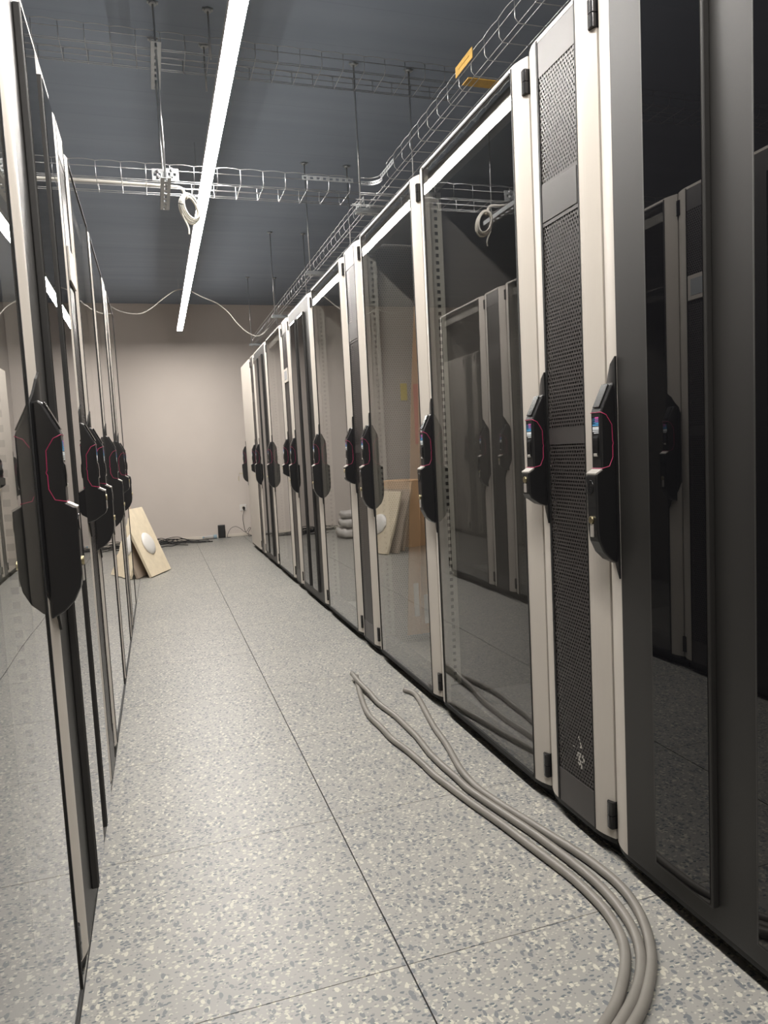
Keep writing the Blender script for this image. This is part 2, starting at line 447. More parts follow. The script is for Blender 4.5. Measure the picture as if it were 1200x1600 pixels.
def handle(root, W, kind):
    """tall black swivel handle; kind long or short"""
    hz = 0.0
    ym = W - 0.034
    if kind == 'long':
        prof = [(0.006, 1.118), (-0.004, 1.122), (-0.010, 1.116), (-0.034, 1.068), (-0.037, 1.060), (-0.037, 0.934),
                (-0.052, 0.925), (-0.053, 0.918), (-0.052, 0.800), (-0.048, 0.775), (-0.036, 0.750), (-0.018, 0.732), (0.006, 0.720)]
        s0, s1 = 0.690, 1.176
    else:
        prof = [(0.006, 1.118), (-0.004, 1.122), (-0.010, 1.116), (-0.034, 1.068), (-0.037, 1.060), (-0.037, 0.934),
                (-0.052, 0.925), (-0.053, 0.918), (-0.052, 0.868), (-0.047, 0.858), (-0.020, 0.840), (0.006, 0.832)]
        s0, s1 = 0.790, 1.176
    bm = bmesh.new()
    prism_y(bm, prof, ym - 0.020, ym + 0.018)
    h = obj('handle', bm, 'plastic', root, bevel=0.0035)
    # shield behind the lever, wider in the middle, pointed at both ends on its inner side
    a, b = W - 0.0615, W - 0.0035
    out = [(a, s0), (a + 0.022, s0 + 0.045), (b - 0.012, s0 + 0.075), (b, s0 + 0.11), (b, s1 - 0.085), (b - 0.006, s1 - 0.06), (b - 0.020, s1 - 0.042), (a + 0.02, s1 - 0.014), (a, s1)]
    out = out[:1] + out[1:]
    bm = bmesh.new()
    def sx(y):
        t = max(0, min(1, (W - 0.004 - y) / (STRIP - 0.004)))
        return 0.016 * (1 - math.sin(t * PI / 2) ** 0.9)
    zs = sorted({round(s0 + (s1 - s0) * k / 28, 4) for k in range(29)} | {p[1] for p in out})
    def ylim(z):
        for (y0_, z0_), (y1_, z1_) in zip(out, out[1:]):
            if z0_ <= z <= z1_: return y0_ + (y1_ - y0_) * (z - z0_) / max(1e-6, z1_ - z0_)
        return a
    rows = []
    K = 6
    for z in zs:
        ye = max(ylim(z), a + 0.0008)
        rows.append([(a + (ye - a) * k / K, z) for k in range(K + 1)])
    front = [[bm.verts.new((sx(y) - 0.0045, y, z)) for y, z in r] for r in rows]
    back = [[bm.verts.new((sx(y) + 0.002, y, z)) for y, z in r] for r in rows]
    for i in range(len(rows) - 1):
        for k in range(K):
            bm.faces.new((front[i][k], front[i][k + 1], front[i + 1][k + 1], front[i + 1][k]))
            bm.faces.new((back[i][k], back[i + 1][k], back[i + 1][k + 1], back[i][k + 1]))
        bm.faces.new((front[i][0], front[i + 1][0], back[i + 1][0], back[i][0]))
        bm.faces.new((front[i][K], back[i][K], back[i + 1][K], front[i + 1][K]))
    bm.faces.new([v for v in front[0]] + [v for v in back[0][::-1]])
    bm.faces.new([v for v in front[-1][::-1]] + [v for v in back[-1]])
    obj('shield', bm, 'plastic', h, smooth=False)
    # magenta outline round the lever
    bm = bmesh.new()
    loop = [(-0.0372, 1.058), (-0.024, 1.052), (-0.010, 1.030), (-0.009, 0.995), (-0.007, 0.990), (-0.009, 0.985), (-0.009, 0.960), (-0.018, 0.940), (-0.0372, 0.936)]
    ya, yb = ym - 0.0203, ym + 0.0183
    path = [(x, ya, z) for x, z in loop] + [(x, yb, z) for x, z in loop[::-1]]
    tube(bm, path, 0.0009, 6, closed=True)
    obj('trim_line', bm, 'pink', h)
    # silver wedge above the lock housing
    bm = bmesh.new()
    prism_y(bm, [(-0.0365, 0.9355), (-0.0530, 0.9258), (-0.0525, 0.9225), (-0.036, 0.930)], ym - 0.0195, ym + 0.0175)
    obj('silver_cap', bm, 'silver', h)
    # glossy upper lever cap
    bm = bmesh.new()
    prism_y(bm, [(-0.0095, 1.1150), (-0.0330, 1.0680), (-0.0372, 1.0695), (-0.0130, 1.1190)], ym - 0.013, ym + 0.011)
    obj('lever_cap', bm, 'gloss', h, bevel=0.0006)
    # finger bar
    bm = bmesh.new()
    prism_y(bm, [(-0.036, 1.01), (-0.0395, 1.002), (-0.0405, 0.985), (-0.0395, 0.966), (-0.036, 0.960)], ym - 0.009, ym + 0.009)
    obj('push_button', bm, 'gloss', h, bevel=0.001)
    bm = bmesh.new()
    box(bm, -0.0405, -0.0365, ym - 0.006, ym + 0.006, 0.962, 0.969)
    obj('button_catch', bm, 'silver', h, bevel=0.001)
    # printed label: coloured stripes over a block of pale letters
    bm = bmesh.new()
    for k in range(5):
        box(bm, -0.0378, -0.0369, ym - 0.011, ym + 0.011, 1.0450 - 0.004 * k, 1.0480 - 0.004 * k, [1, 0, 0, 2, 2][k])
    box(bm, -0.0378, -0.0369, ym + 0.001, ym + 0.011, 1.0325, 1.0480, 2)
    x = ym - 0.011
    for k in range(5):
        box(bm, -0.0378, -0.0369, ym - 0.011 + 0.0046 * k, ym - 0.0078 + 0.0046 * k, 1.020, 1.0270, 3)
    box(bm, -0.0378, -0.0369, ym - 0.011, ym + 0.011, 1.0165, 1.0185, 3)
    box(bm, -0.0378, -0.0369, ym - 0.011, ym + 0.006, 1.0125, 1.0145, 3)
    obj('printed_badge', bm, ['st_purple', 'st_magenta', 'st_blue', 'st_white'], h)
    # locks
    def disc(x0, x1, z, ry, rz_, mat, name):
        bm = bmesh.new()
        prism = [(ym + ry * math.cos(t), z + rz_ * math.sin(t)) for t in [2 * PI * k / 16 for k in range(16)]]
        a_ = [bm.verts.new((x0, y, zz)) for y, zz in prism]; b_ = [bm.verts.new((x1, y, zz)) for y, zz in prism]
        for i in range(16): bm.faces.new((a_[i], a_[(i + 1) % 16], b_[(i + 1) % 16], b_[i]))
        bm.faces.new(a_); bm.faces.new(b_[::-1])
        return obj(name, bm, mat, h, bevel=0.0008)
    if kind == 'long':
        disc(-0.0545, -0.051, 0.896, 0.010, 0.0155, 'gloss', 'lock_cover')
        disc(-0.0565, -0.051, 0.823, 0.0075, 0.0085, 'brass', 'lock_cylinder')
        bm = bmesh.new(); box(bm, -0.0545, -0.051, ym - 0.0055, ym + 0.0055, 0.785, 0.814); obj('lock_plate', bm, 'silver', h, bevel=0.001)
    else:
        disc(-0.0555, -0.051, 0.905, 0.0075, 0.0085, 'brass', 'lock_cylinder')
        bm = bmesh.new(); box(bm, -0.0545, -0.051, ym - 0.0055, ym + 0.0055, 0.872, 0.895); obj('lock_plate', bm, 'silver', h, bevel=0.001)
    return h

def build_rack(kind, W, label, loc, rz, group, hkind, display=None, dust=False, farwall='plain', cat=None):
    names = {'glass': 'glass_door_rack', 'double': 'black_door_rack', 'narrow': 'cooling_unit', 'plain': 'equipment_cabinet'}
    cats = {'glass': 'server rack', 'double': 'server rack', 'narrow': 'cooling unit', 'plain': 'cabinet'}
    r = thing(names[kind], label, cats[kind], loc, rz, group)
    D = 1.15
    # plinth and floor seal
    bm = bmesh.new(); box(bm, 0.040, D, 0.004, W - 0.004, 0.0, 0.045)
    obj('plinth', bm, 'rubber', r)
    bm = bmesh.new()
    pts = [(0.020, 0.004), (0.012, 0.02), (0.006, 0.04), (0.003, 0.064), (0.003, W - 0.064), (0.006, W - 0.04), (0.012, W - 0.02), (0.020, W - 0.004), (0.05, W - 0.004), (0.05, 0.004)]
    prism_z(bm, pts, 0.036, 0.049)
    obj('bottom_seal', bm, 'rubber', r)
    # body
    bm = bmesh.new()
    if kind == 'glass':
        t = 0.008
        box(bm, 0.028, D, 0.004, 0.004 + t, 0.045, 1.965)                 # near side
        if farwall != 'perforated':
            box(bm, 0.028, D, W - 0.004 - t, W - 0.004, 0.045, 1.965)
        box(bm, 0.028, D, 0.012, W - 0.012, 1.955, 1.965)
        box(bm, D - t, D, 0.012, W - 0.012, 0.055, 1.955)
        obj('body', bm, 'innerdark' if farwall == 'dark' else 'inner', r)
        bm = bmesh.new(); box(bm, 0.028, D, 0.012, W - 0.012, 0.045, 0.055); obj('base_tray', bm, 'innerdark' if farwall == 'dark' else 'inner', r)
        if farwall == 'perforated':
            bm = bmesh.new(); box(bm, 0.028, D, W - 0.006, W - 0.0045, 0.055, 1.955); obj('perforated_side', bm, 'perflight', r)
        # front frame
        bm = bmesh.new()
        box(bm, 0.016, 0.060, 0.074, W - 0.074, 0.056, 0.118)
        obj('bottom_beam', bm, 'innerdark', r, bevel=0.003)  # darker than the other frame parts: its shadow is put into the colour
        bm = bmesh.new(); box(bm, 0.026, 0.060, 0.012, W - 0.012, 1.900, 1.955); obj('top_beam', bm, 'inner', r, bevel=0.003)
        for s, ya in ((1, 0.045), (-1, W - 0.045)):
            for xa in (0.028, 0.70):
                bm = bmesh.new()
                punched(bm, (xa, ya, 0.112), (1, 0, 0), (0, 0, 1), 0.046, 1.788, 0.0255, 0.0125, 0.0125, 0.002)
                box(bm, xa, xa + 0.002, min(ya, ya - s * 0.032), max(ya, ya - s * 0.032), 0.112, 1.90)
                obj('frame_post', bm, 'post', r)
    else:
        box(bm, 0.028, D, 0.004, W - 0.004, 0.045, 1.965)
        obj('body', bm, 'inner' if kind != 'narrow' else 'inner', r)
    # door edges
    bm = bmesh.new()
    if kind != 'plain':
        prism_z(bm, strip_poly(0.004, STRIP, False), Z0, Z1)
        prism_z(bm, strip_poly(W - 0.004, W - STRIP, True), Z0, Z1)
        box(bm, 0.0, 0.012, STRIP, W - STRIP, Z1 - 0.010, Z1)
        if kind != 'glass': box(bm, 0.004, 0.012, STRIP, W - STRIP, Z0, Z0 + 0.004)
    else:
        n = 7
        pl = strip_poly(0.004, STRIP, False)[:-2] + strip_poly(W - 0.004, W - STRIP, True)[:-2][::-1] + [(0.024, W - 0.004), (0.024, 0.004)]
        prism_z(bm, pl, Z0, Z1)
    obj('door', bm, 'paint', r)
    a, b = STRIP, W - STRIP
    if kind == 'glass':
        bm = bmesh.new(); box(bm, 0.001, 0.005, a + 0.001, b - 0.001, Z0 + 0.006, Z1 - 0.011)
        for f in bm.faces:
            f.material_index = 0 if all(v.co.x < 0.002 for v in f.verts) else 1
        obj('glass_pane', bm, ['glass', 'glassback'], r)
        bm = bmesh.new()
        for ya, yb in ((a, a + 0.005), (b - 0.007, b)):
            box(bm, -0.0018, 0.0008, ya, yb, Z0, Z1 - 0.004)
        box(bm, -0.002, 0.0008, a + 0.01, b - 0.01, Z0 - 0.001, Z0 + 0.007)
        box(bm, -0.002, 0.0008, a + 0.01, b - 0.01, Z1 - 0.014, Z1 - 0.009)
        obj('pane_seal', bm, 'rubber', r)
    elif kind == 'double':
        bm = bmesh.new()
        box(bm, 0.0, 0.014, a, b, Z0, Z1 - 0.011)
        obj('front_panel', bm, 'black', r, bevel=0.001)
        for ya in (0.1745, 0.4445):
            bm = bmesh.new()
            box(bm, -0.015, 0.0, ya + 0.0, ya + 0.166, 0.098, 1.895)
            fr = obj('glass_column', bm, 'black', r, bevel=0.0025)
            bm = bmesh.new()
            box(bm, -0.0162, -0.0148, ya + 0.006, ya + 0.160, 0.105, 1.888)
            obj('dark_pane', bm, 'darkglass', fr)
    elif kind == 'narrow':
        bm = bmesh.new(); box(bm, 0.020, 0.0255, a, b, Z0 + 0.005, Z1 - 0.012); obj('interior_shade_sheet', bm, 'rubber', r)  # solid black sheet stands in for the dark interior behind the holes
        bm = bmesh.new(); box(bm, 0.0015, 0.0030, a, b, Z0 + 0.004, Z1 - 0.0105)
        obj('perforated_panel', bm, 'perfdust' if dust else 'perf', r)
        for za, zb in ((Z0, 0.140), (0.992, 1.030), (1.530, 1.632), (1.885, Z1 - 0.011)):
            bm = bmesh.new(); box(bm, 0.0004, 0.004, a, b, za, zb)
            obj('blank_strip', bm, 'perfdark', r)
        bm = bmesh.new()
        for ya, yb in ((a, a + 0.004), (b - 0.008, b)): box(bm, -0.001, 0.001, ya, yb, Z0, Z1 - 0.004)
        obj('panel_seal', bm, 'rubber', r)
        bm = bmesh.new()
        if display == 'light':
            box(bm, -0.006, 0.001, a + 0.012, b - 0.016, 1.532, 1.630)
            d = obj('display', bm, 'paint', r, bevel=0.002)
            bm = bmesh.new(); box(bm, -0.0068, -0.0058, a + 0.030, b - 0.034, 1.550, 1.614); obj('display_screen', bm, 'screen', d)
        else:
            box(bm, -0.0012, 0.001, a + 0.008, b - 0.012, 1.540, 1.624)
            d = obj('cover_plate', bm, 'perfdark', r, bevel=0.0006)
    # hinges
    for za in ((0.076, 0.142), (1.886, 1.946)):
        bm = bmesh.new()
        zc = (za[0] + za[1]) / 2
        prism_z(bm, [(0.030, 0.0008), (0.006, 0.0008), (0.003, 0.004), (0.002, 0.010), (0.003, 0.018), (0.008, 0.022), (0.030, 0.022)], za[0], zc - 0.001)
        prism_z(bm, [(0.030, 0.0008), (0.006, 0.0008), (0.003, 0.004), (0.002, 0.010), (0.003, 0.018), (0.008, 0.022), (0.030, 0.022)], zc, za[1])
        obj('hinge', bm, 'gloss', r, bevel=0.001)
    handle(r, W, hkind)
    return r

GR = 'racks and coolers of the right row'
GL = 'racks and coolers of the left row'
right = [
    ('double', 'black cabinet with two dark glass columns at the right edge, nearest in the right row', 'long', {}),
    ('narrow', 'narrow perforated cooler with dusty scuff near the bottom, beside the nearest black cabinet', 'short', {'dust': True}),
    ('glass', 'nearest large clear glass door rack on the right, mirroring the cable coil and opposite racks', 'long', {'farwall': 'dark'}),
    ('glass', 'glass door rack on the right holding a tall cardboard sheet and yellow sticker', 'long', {'farwall': 'perforated'}),
    ('narrow', 'second narrow perforated cooler of the right row, between two clear glass racks', 'short', {}),
    ('glass', 'third clear glass rack on the right, between perforated cooler and dark striped cabinet', 'long', {}),
    ('double', 'grey-edged cabinet with two black glass columns halfway down the right row', 'long', {}),
    ('narrow', 'narrow cooler with a small light display, halfway down the right row', 'short', {'display': 'light'}),
    ('glass', 'farthest clear glass rack on the right, beyond the cooler with display', 'long', {}),
    ('double', 'far cabinet with two black glass columns, third from the back wall on the right', 'long', {}),
    ('narrow', 'thin dark cooler next to the plain end cabinet of the right row', 'short', {}),
    ('plain', 'plain light grey end cabinet nearest the back wall, keys in its door', 'long', {}),
]
y = 1.397 - W8
rk = {}
for i, (kind, label, hk, kw) in enumerate(right):
    W = W3 if kind == 'narrow' else W8
    rk[i] = build_rack(kind, W, label, (XR, y, 0), 0.0, GR, hk, **kw)
    rk[i]['y0'] = y
    y += W
left = [
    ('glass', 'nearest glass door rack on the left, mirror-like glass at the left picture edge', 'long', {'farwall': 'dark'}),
    ('double', 'left row cabinet with two black glass columns behind the big foreground handle', 'long', {}),
    ('narrow', 'narrow perforated cooler with light display, left row beside the black column cabinet', 'short', {'display': 'light'}),
    ('glass', 'clear glass rack in the left row, just beyond the cooler with display', 'long', {}),
    ('glass', 'second of the two adjoining glass racks further down the left row', 'long', {}),
    ('narrow', 'thin cooler wedged before the last glass rack of the left row', 'short', {}),
    ('glass', 'last glass rack of the left row, beside the leaning boards', 'long', {}),
]
y = 1.410 - W8
for i, (kind, label, hk, kw) in enumerate(left):
    W = W3 if kind == 'narrow' else W8
    build_rack(kind, W, label, (XL, y + W, 0), PI, GL, hk, **kw)
    y += W
for o in rk.values():
    del o['y0']

# ------------------------------------------------------------------ things in the glass racks
Y_D = 1.397 + W3 + W8            # near side of the rack with cardboard
o = None
bm = bmesh.new()
# folded cardboard sheet standing against the perforated side
prism_y(bm, [(1.085, 0.112), (1.30, 0.112), (1.225, 1.66), (1.195, 1.66), (1.160, 1.25)], Y_D + 0.700, Y_D + 0.706)
prism_y(bm, [(1.150, 0.112), (1.154, 0.112), (1.205, 1.50), (1.201, 1.50)], Y_D + 0.690, Y_D + 0.700)
cb = tag(obj('cardboard_sheet', bm, 'card'), 'tall brown cardboard sheet standing inside the second glass rack on the right', 'cardboard')
bm = bmesh.new(); box(bm, 1.170, 1.205, Y_D + 0.6975, Y_D + 0.6998, 1.02, 1.30); obj('red_patch', bm, 'redpaper', cb)
bm = bmesh.new(); box(bm, 1.125, 1.150, Y_D + 0.6975, Y_D + 0.6998, 0.20, 0.36); box(bm, 1.175, 1.195, Y_D + 0.6975, Y_D + 0.6998, 0.16, 0.30); obj('paper_label', bm, 'white', cb)
bm = bmesh.new(); box(bm, 1.135, 1.168, Y_D + W8 - 0.0085, Y_D + W8 - 0.0062, 1.232, 1.312)
tag(obj('sticker', bm, 'yellow'), 'yellow sticker on the perforated side sheet behind the right row glass', 'sticker')

# ------------------------------------------------------------------ linear lamp
LX, LZ, LY0, LY1 = 0.363, 2.45, -0.9, 8.48
lt = thing('linear_ceiling_lamp', 'long glowing white strip lamp hanging over the aisle', 'lamp', (LX, 3.0, LZ))
bm = bmesh.new()
box(bm, -0.030, 0.030, LY0 - 3.0, LY1 - 3.0, 0.004, 0.034)
obj('lamp_housing', bm, 'alu', lt, bevel=0.002)
bm = bmesh.new()
box(bm, -0.028, 0.028, LY0 - 2.995, LY1 - 3.005, 0.0, 0.0035)
obj('lamp_diffuser', bm, 'led', lt)
for yy in (-0.1, 1.5, 4.6, 8.0):
    bm = bmesh.new(); tube(bm, [(0, yy - 3.0, 0.034), (0, yy - 3.0, CEIL - LZ)], 0.0008, 5)
    obj('suspension_wire', bm, 'wire', lt)

# ------------------------------------------------------------------ wire cable trays
def tray(name, label, p0, p1, side, width, h=0.062, r=0.0016, pitch=0.1, rim_wave=0.005, group='wire mesh cable trays under the ceiling', nbot=3):
    """basket tray from p0 to p1; side = unit vector across the tray from its front wall to its back wall"""
    p0, p1, s = Vector(p0), Vector(p1), Vector(side)
    d = (p1 - p0); Ln = d.length; d.normalize(); up = Vector((0, 0, 1))
    t = bpy.data.objects.new(name, None)
    root = thing(name, label, 'cable tray', tuple(p0), 0.0, group)
    bpy.data.objects.remove(t)
    bm = bmesh.new()
    n = int(Ln / pitch)
    for w in (0.0, width):
        sg = -1 if w == 0 else 1
        pts = []
        for k in range(n * 6 + 1):
            a = k / 6.0
            dz = rim_wave * abs(math.sin(a * PI)) ** 0.8
            pts.append(d * (a * pitch) + s * (w + sg * 0.004) + up * (h - rim_wave * 0.5 + dz))
        tube(bm, pts, r, 5)
        tube(bm, [s * w + up * (h * 0.62), s * w + up * (h * 0.62) + d * Ln], r, 5)
    obj('rim_wires', bm, 'wire', root)
    bm = bmesh.new()
    for k in range(nbot):
        w = width * (k + 0.5) / nbot
        tube(bm, [s * w, s * w + d * Ln], r, 5)
    w0 = 0.012; 
    for w in (w0, width - w0): tube(bm, [s * w, s * w + d * Ln], r * 0.9, 5)
    obj('bottom_wires', bm, 'wire', root)
    bm = bmesh.new()
    for k in range(n + 1):
        c = d * (k * pitch) - up * r * 1.6
        tube(bm, [c + up * h, c + up * 0.014, c + s * 0.012, c + s * (width - 0.012), c + s * width + up * 0.014, c + s * width + up * h], r, 5)
    obj('cross_wires', bm, 'wire', root)
    return root

TZ, TZ2 = 2.203, 2.745
TY = 3.30
t2 = tray('cable_tray', 'bright lower wire tray crossing the aisle, carrying a white cable and coil', (-1.45, TY, TZ), (1.0, TY, TZ), (0, 1, 0), 0.20)
t1 = tray('cable_tray', 'dim upper wire tray crossing just under the ceiling, nearest the top of the picture', (-1.95, TY, TZ2), (1.55, TY, TZ2), (0, 1, 0), 0.20, nbot=4)
tf = tray('cable_tray', 'wire tray along the right row, front run with an amber tag on its rim', (1.085, 0.35, TZ + 0.012), (1.085, 3.22, TZ + 0.012), (1, 0, 0), 0.20)
tb = tray('cable_tray', 'wire tray along the right row, rear run ending near the back wall', (1.085, 3.53, TZ + 0.012), (1.085, 7.88, TZ + 0.012), (1, 0, 0), 0.20)
# junction where the cross tray meets the long run
jn = thing('tray_junction', 'curved junction piece joining the cross tray with the tray over the right row', 'cable tray', (1.085, TY, TZ), 0.0)
bm = bmesh.new()
up = 0.062
arc = [(-0.080, 0.0)] + [(-0.055 + 0.055 * math.sin(t), -0.055 + 0.055 * math.cos(t)) for t in [PI / 2 * k / 8 for k in range(9)]] + [(0.0, -0.075)]
tube(bm, [(x, y, up) for x, y in arc], 0.0022, 5)
tube(bm, [(x, y, up * 0.6) for x, y in arc], 0.0022, 5)
obj('corner_wires', bm, 'wire', jn)
bm = bmesh.new()
for k, w in enumerate((0.012, 0.033, 0.10, 0.167, 0.188)):
    tube(bm, [(w, -0.075, 0.010), (w, 0.225, 0.010)], 0.002, 5)
    tube(bm, [(-0.080, w, 0.0), (0.2, w, 0.0)], 0.002, 5)
for k in range(4):
    tube(bm, [(0.0, -0.06 + 0.085 * k, 0.007), (0.2, -0.06 + 0.085 * k, 0.007)], 0.002, 5)
tube(bm, [(0.2, -0.075, 0.012), (0.2, 0.225, 0.012)], 0.002, 5)
tube(bm, [(0.2, -0.075, 0.06), (0.2, 0.225, 0.06)], 0.002, 5)
obj('floor_wires', bm, 'wire', jn)
bm = bmesh.new()
for i in range(len(arc) - 1):
    (xa, ya), (xb, yb) = arc[i], arc[i + 1]
    L_ = math.hypot(xb - xa, yb - ya)
    if L_ < 0.005: continue
    punched(bm, (xa, ya, 0.030), (0, 0, 1), ((xb - xa) / L_, (yb - ya) / L_, 0), 0.018, L_, L_ / 1.0, 0.008, L_ * 0.45, 0.0015)
obj('joint_plate', bm, 'zinc', jn)
bm = bmesh.new(); punched(bm, (-0.006, -0.26, 0.034), (0, 0, 1), (0, 1, 0), 0.022, 0.185, 0.025, 0.010, 0.015, 0.0015)
obj('joint_plate', bm, 'zinc', jn)
bm = bmesh.new(); punched(bm, (-0.36, -0.008, 0.034), (0, 0, 1), (1, 0, 0), 0.020, 0.24, 0.03, 0.010, 0.015, 0.0015)
obj('joint_plate', bm, 'zinc', jn)
bm = bmesh.new(); punched(bm, (-0.006, 0.21, 0.034), (0, 0, 1), (0, 1, 0), 0.022, 0.14, 0.025, 0.010, 0.015, 0.0015)
obj('joint_plate', bm, 'zinc', jn)

def hanger(label, rods, beams, group='threaded rod hangers of the cable trays'):
    """rods: list of (x, y, z bottom); beams: list of (p0, p1, z) perforated struts"""
    root = thing('tray_hanger', label, 'hanger', (rods[0][0], rods[0][1], rods[0][2]), 0.0, group)
    ox, oy, oz = rods[0]
    for x, y, z in rods:
        bm = bmesh.new(); tube(bm, [(x - ox, y - oy, z - oz), (x - ox, y - oy, CEIL - oz - 0.004)], 0.0042, 7)
        obj('threaded_rod', bm, 'wire', root)
        bm = bmesh.new()
        tube(bm, [(x - ox, y - oy, CEIL - oz - 0.012), (x - ox, y - oy, CEIL - oz)], 0.016, 8)
        box(bm, x - ox - 0.022, x - ox + 0.022, y - oy - 0.009, y - oy + 0.009, CEIL - oz - 0.006, CEIL - oz)
        obj('ceiling_anchor', bm, 'zinc', root)
    for (xa, ya), (xb, yb), z in beams:
        v = Vector((xb - xa, yb - ya, 0)); L_ = v.length; v.normalize(); u = Vector((-v.y, v.x, 0))
        bm = bmesh.new()
        punched(bm, Vector((xa - ox, ya - oy, z - oz)) - u * 0.0205, u, v, 0.041, L_, 0.05, 0.012, 0.028, 0.002)
        punched(bm, Vector((xa - ox, ya - oy, z - oz)) - u * 0.0205, (0, 0, 1), v, 0.020, L_, 0.05, 0.001, 0.02, 0.002)
        punched(bm, Vector((xa - ox, ya - oy, z - oz)) + u * 0.0185, (0, 0, 1), v, 0.020, L_, 0.05, 0.001, 0.02, 0.002)
        obj('support_strut', bm, 'zinc', root)
    return root

hanger('pair of rods left of the lamp holding both crossing trays', [(0.128, 3.262, 2.155), (0.128, 3.538, 2.155)],
       [((0.128, 3.20), (0.128, 3.60), 2.176), ((0.128, 3.20), (0.128, 3.60), 2.716)])
for yy, lb in ((1.76, 'hanger over the right row nearest the picture top edge'), (3.545, 'hanger at the junction of the crossing and long trays'),
               (4.78, 'hanger just beyond the tray junction over the right row'), (6.27, 'second last hanger of the long tray over the right row'),
               (7.84, 'hanger at the far end of the long tray near the back wall')):
    hanger(lb, [(1.072, yy, 2.165), (1.36, yy, 2.165)], [((1.045, yy), (1.39, yy), 2.187)])
hanger('short rod pair right beside the lamp holding only the upper tray', [(0.352, 3.262, 2.70), (0.352, 3.538, 2.70)], [])

# clamps with bolts on the lower crossing tray near its hanger
cl = thing('tray_clamp', 'cluster of bolted zinc clips on the lower tray beside its hanger', 'clamp', (0.15, TY, TZ))
bm = bmesh.new()
punched(bm, (-0.02, -0.012, -0.006), (0, 0, 1), (1, 0, 0), 0.05, 0.055, 0.02, 0.012, 0.012, 0.002)
punched(bm, (-0.075, -0.010, -0.010), (0, 0, 1), (1, 0, 0), 0.05, 0.045, 0.02, 0.012, 0.012, 0.002)
obj('clip_plate', bm, 'zinc', cl, bevel=0.0)
for (x, z) in ((0.006, 0.038), (0.006, 0.012), (-0.05, 0.03), (-0.05, 0.006), (-0.022, -0.006)):
    bm = bmesh.new(); tube(bm, [(x, -0.022, z), (x, -0.006, z)], 0.0075, 6); tube(bm, [(x, -0.028, z), (x, -0.02, z)], 0.004, 6)
    obj('bolt', bm, 'wire', cl)

# amber tag on the rim of the front tray
bm = bmesh.new()
punched(bm, (1.078, 2.222, TZ + 0.052), (0, 0, 1), (0, 1, 0), 0.034, 0.135, 0.14, 0.002, 0.09, 0.002)
box(bm, 1.082, 1.20, 2.27, 2.32, TZ + 0.012, TZ + 0.015)
tag(obj('tray_tag', bm, 'orange'), 'amber plastic tag clipped to the rim of the right tray', 'tag')

# white cable lying in the tray and hanging as a coil
bm = bmesh.new()
coilc = Vector((0.232, 3.42, 2.128))
pts = [(-1.3, 3.38, TZ + 0.012), (-0.8, 3.42, TZ + 0.012), (-0.3, 3.40, TZ + 0.013), (0.0, 3.405, TZ + 0.013), (0.15, 3.41, TZ + 0.012), (0.198, 3.415, TZ + 0.008), (0.212, 3.418, 2.186), (0.222, 3.42, 2.168)]
tube(bm, smooth_path(pts, 6), 0.0075, 8)
wc = tag(obj('white_cable', bm, 'cable_white'), 'thick white cable lying in the lower tray and hanging in a tied coil', 'cable')
bm = bmesh.new()
for k in range(6):
    rr = 0.034 + 0.0042 * (k % 3); off = (k - 2.5) * 0.0085
    ax, az = rr, rr * 1.42
    tilt = 0.25 + 0.05 * (k % 2)
    tube(bm, [(coilc.x + ax * math.cos(t) * math.cos(0.25) - off * 0.25, coilc.y + off + ax * math.cos(t) * tilt, coilc.z + az * math.sin(t) - 0.014 * math.cos(t)) for t in [2 * PI * j / 28 for j in range(28)]], 0.0042, 7, closed=True)
tube(bm, smooth_path([(coilc.x - 0.040, coilc.y, coilc.z + 0.012), (coilc.x - 0.036, coilc.y, coilc.z - 0.03), (coilc.x - 0.020, coilc.y, coilc.z - 0.065), (coilc.x - 0.012, coilc.y, coilc.z - 0.09), (coilc.x - 0.013, coilc.y, coilc.z - 0.115)], 5), 0.0042, 7)
obj('coil', bm, 'cable_white', wc)
bm = bmesh.new()
tube(bm, [(coilc.x - 0.052, coilc.y - 0.028, coilc.z + 0.01), (coilc.x - 0.030, coilc.y - 0.036, coilc.z + 0.004)], 0.002, 5)
obj('cable_tie', bm, 'cable_black', wc)

# thin white cable sagging across the aisle in front of the back wall
bm = bmesh.new()
pts = [(-0.62, 7.0, 2.395), (-0.46, 7.0, 2.375), (-0.301, 7.0, 2.412), (-0.22, 7.0, 2.376), (-0.114, 7.0, 2.351), (-0.02, 7.0, 2.357), (0.07, 7.0, 2.408), (0.17, 7.0, 2.487), (0.27, 7.0, 2.556), (0.335, 7.0, 2.575),
       (0.363, 7.0, 2.574), (0.43, 7.0, 2.560), (0.53, 7.0, 2.508), (0.66, 7.0, 2.452), (0.76, 7.0, 2.368), (0.83, 7.0, 2.275), (0.91, 7.0, 2.195), (1.0, 7.0, 2.150), (1.07, 7.0, 2.17), (1.12, 7.0, 2.22)]
tube(bm, smooth_path(pts, 5), 0.0048, 7)
tag(obj('lamp_cable', bm, 'cable_white'), 'thin white cable sagging across the aisle above the far end of the lamp', 'cable')

# ------------------------------------------------------------------ three grey cables on the floor
def unproject(px, py, z):
    d = Vector(((px - 600) / FPX, (py - 800) / FPX, 1.0))
    w = M_.transposed() @ d
    t = (z - 1.0) / w.z
    return (w.x * t, w.y * t, z)
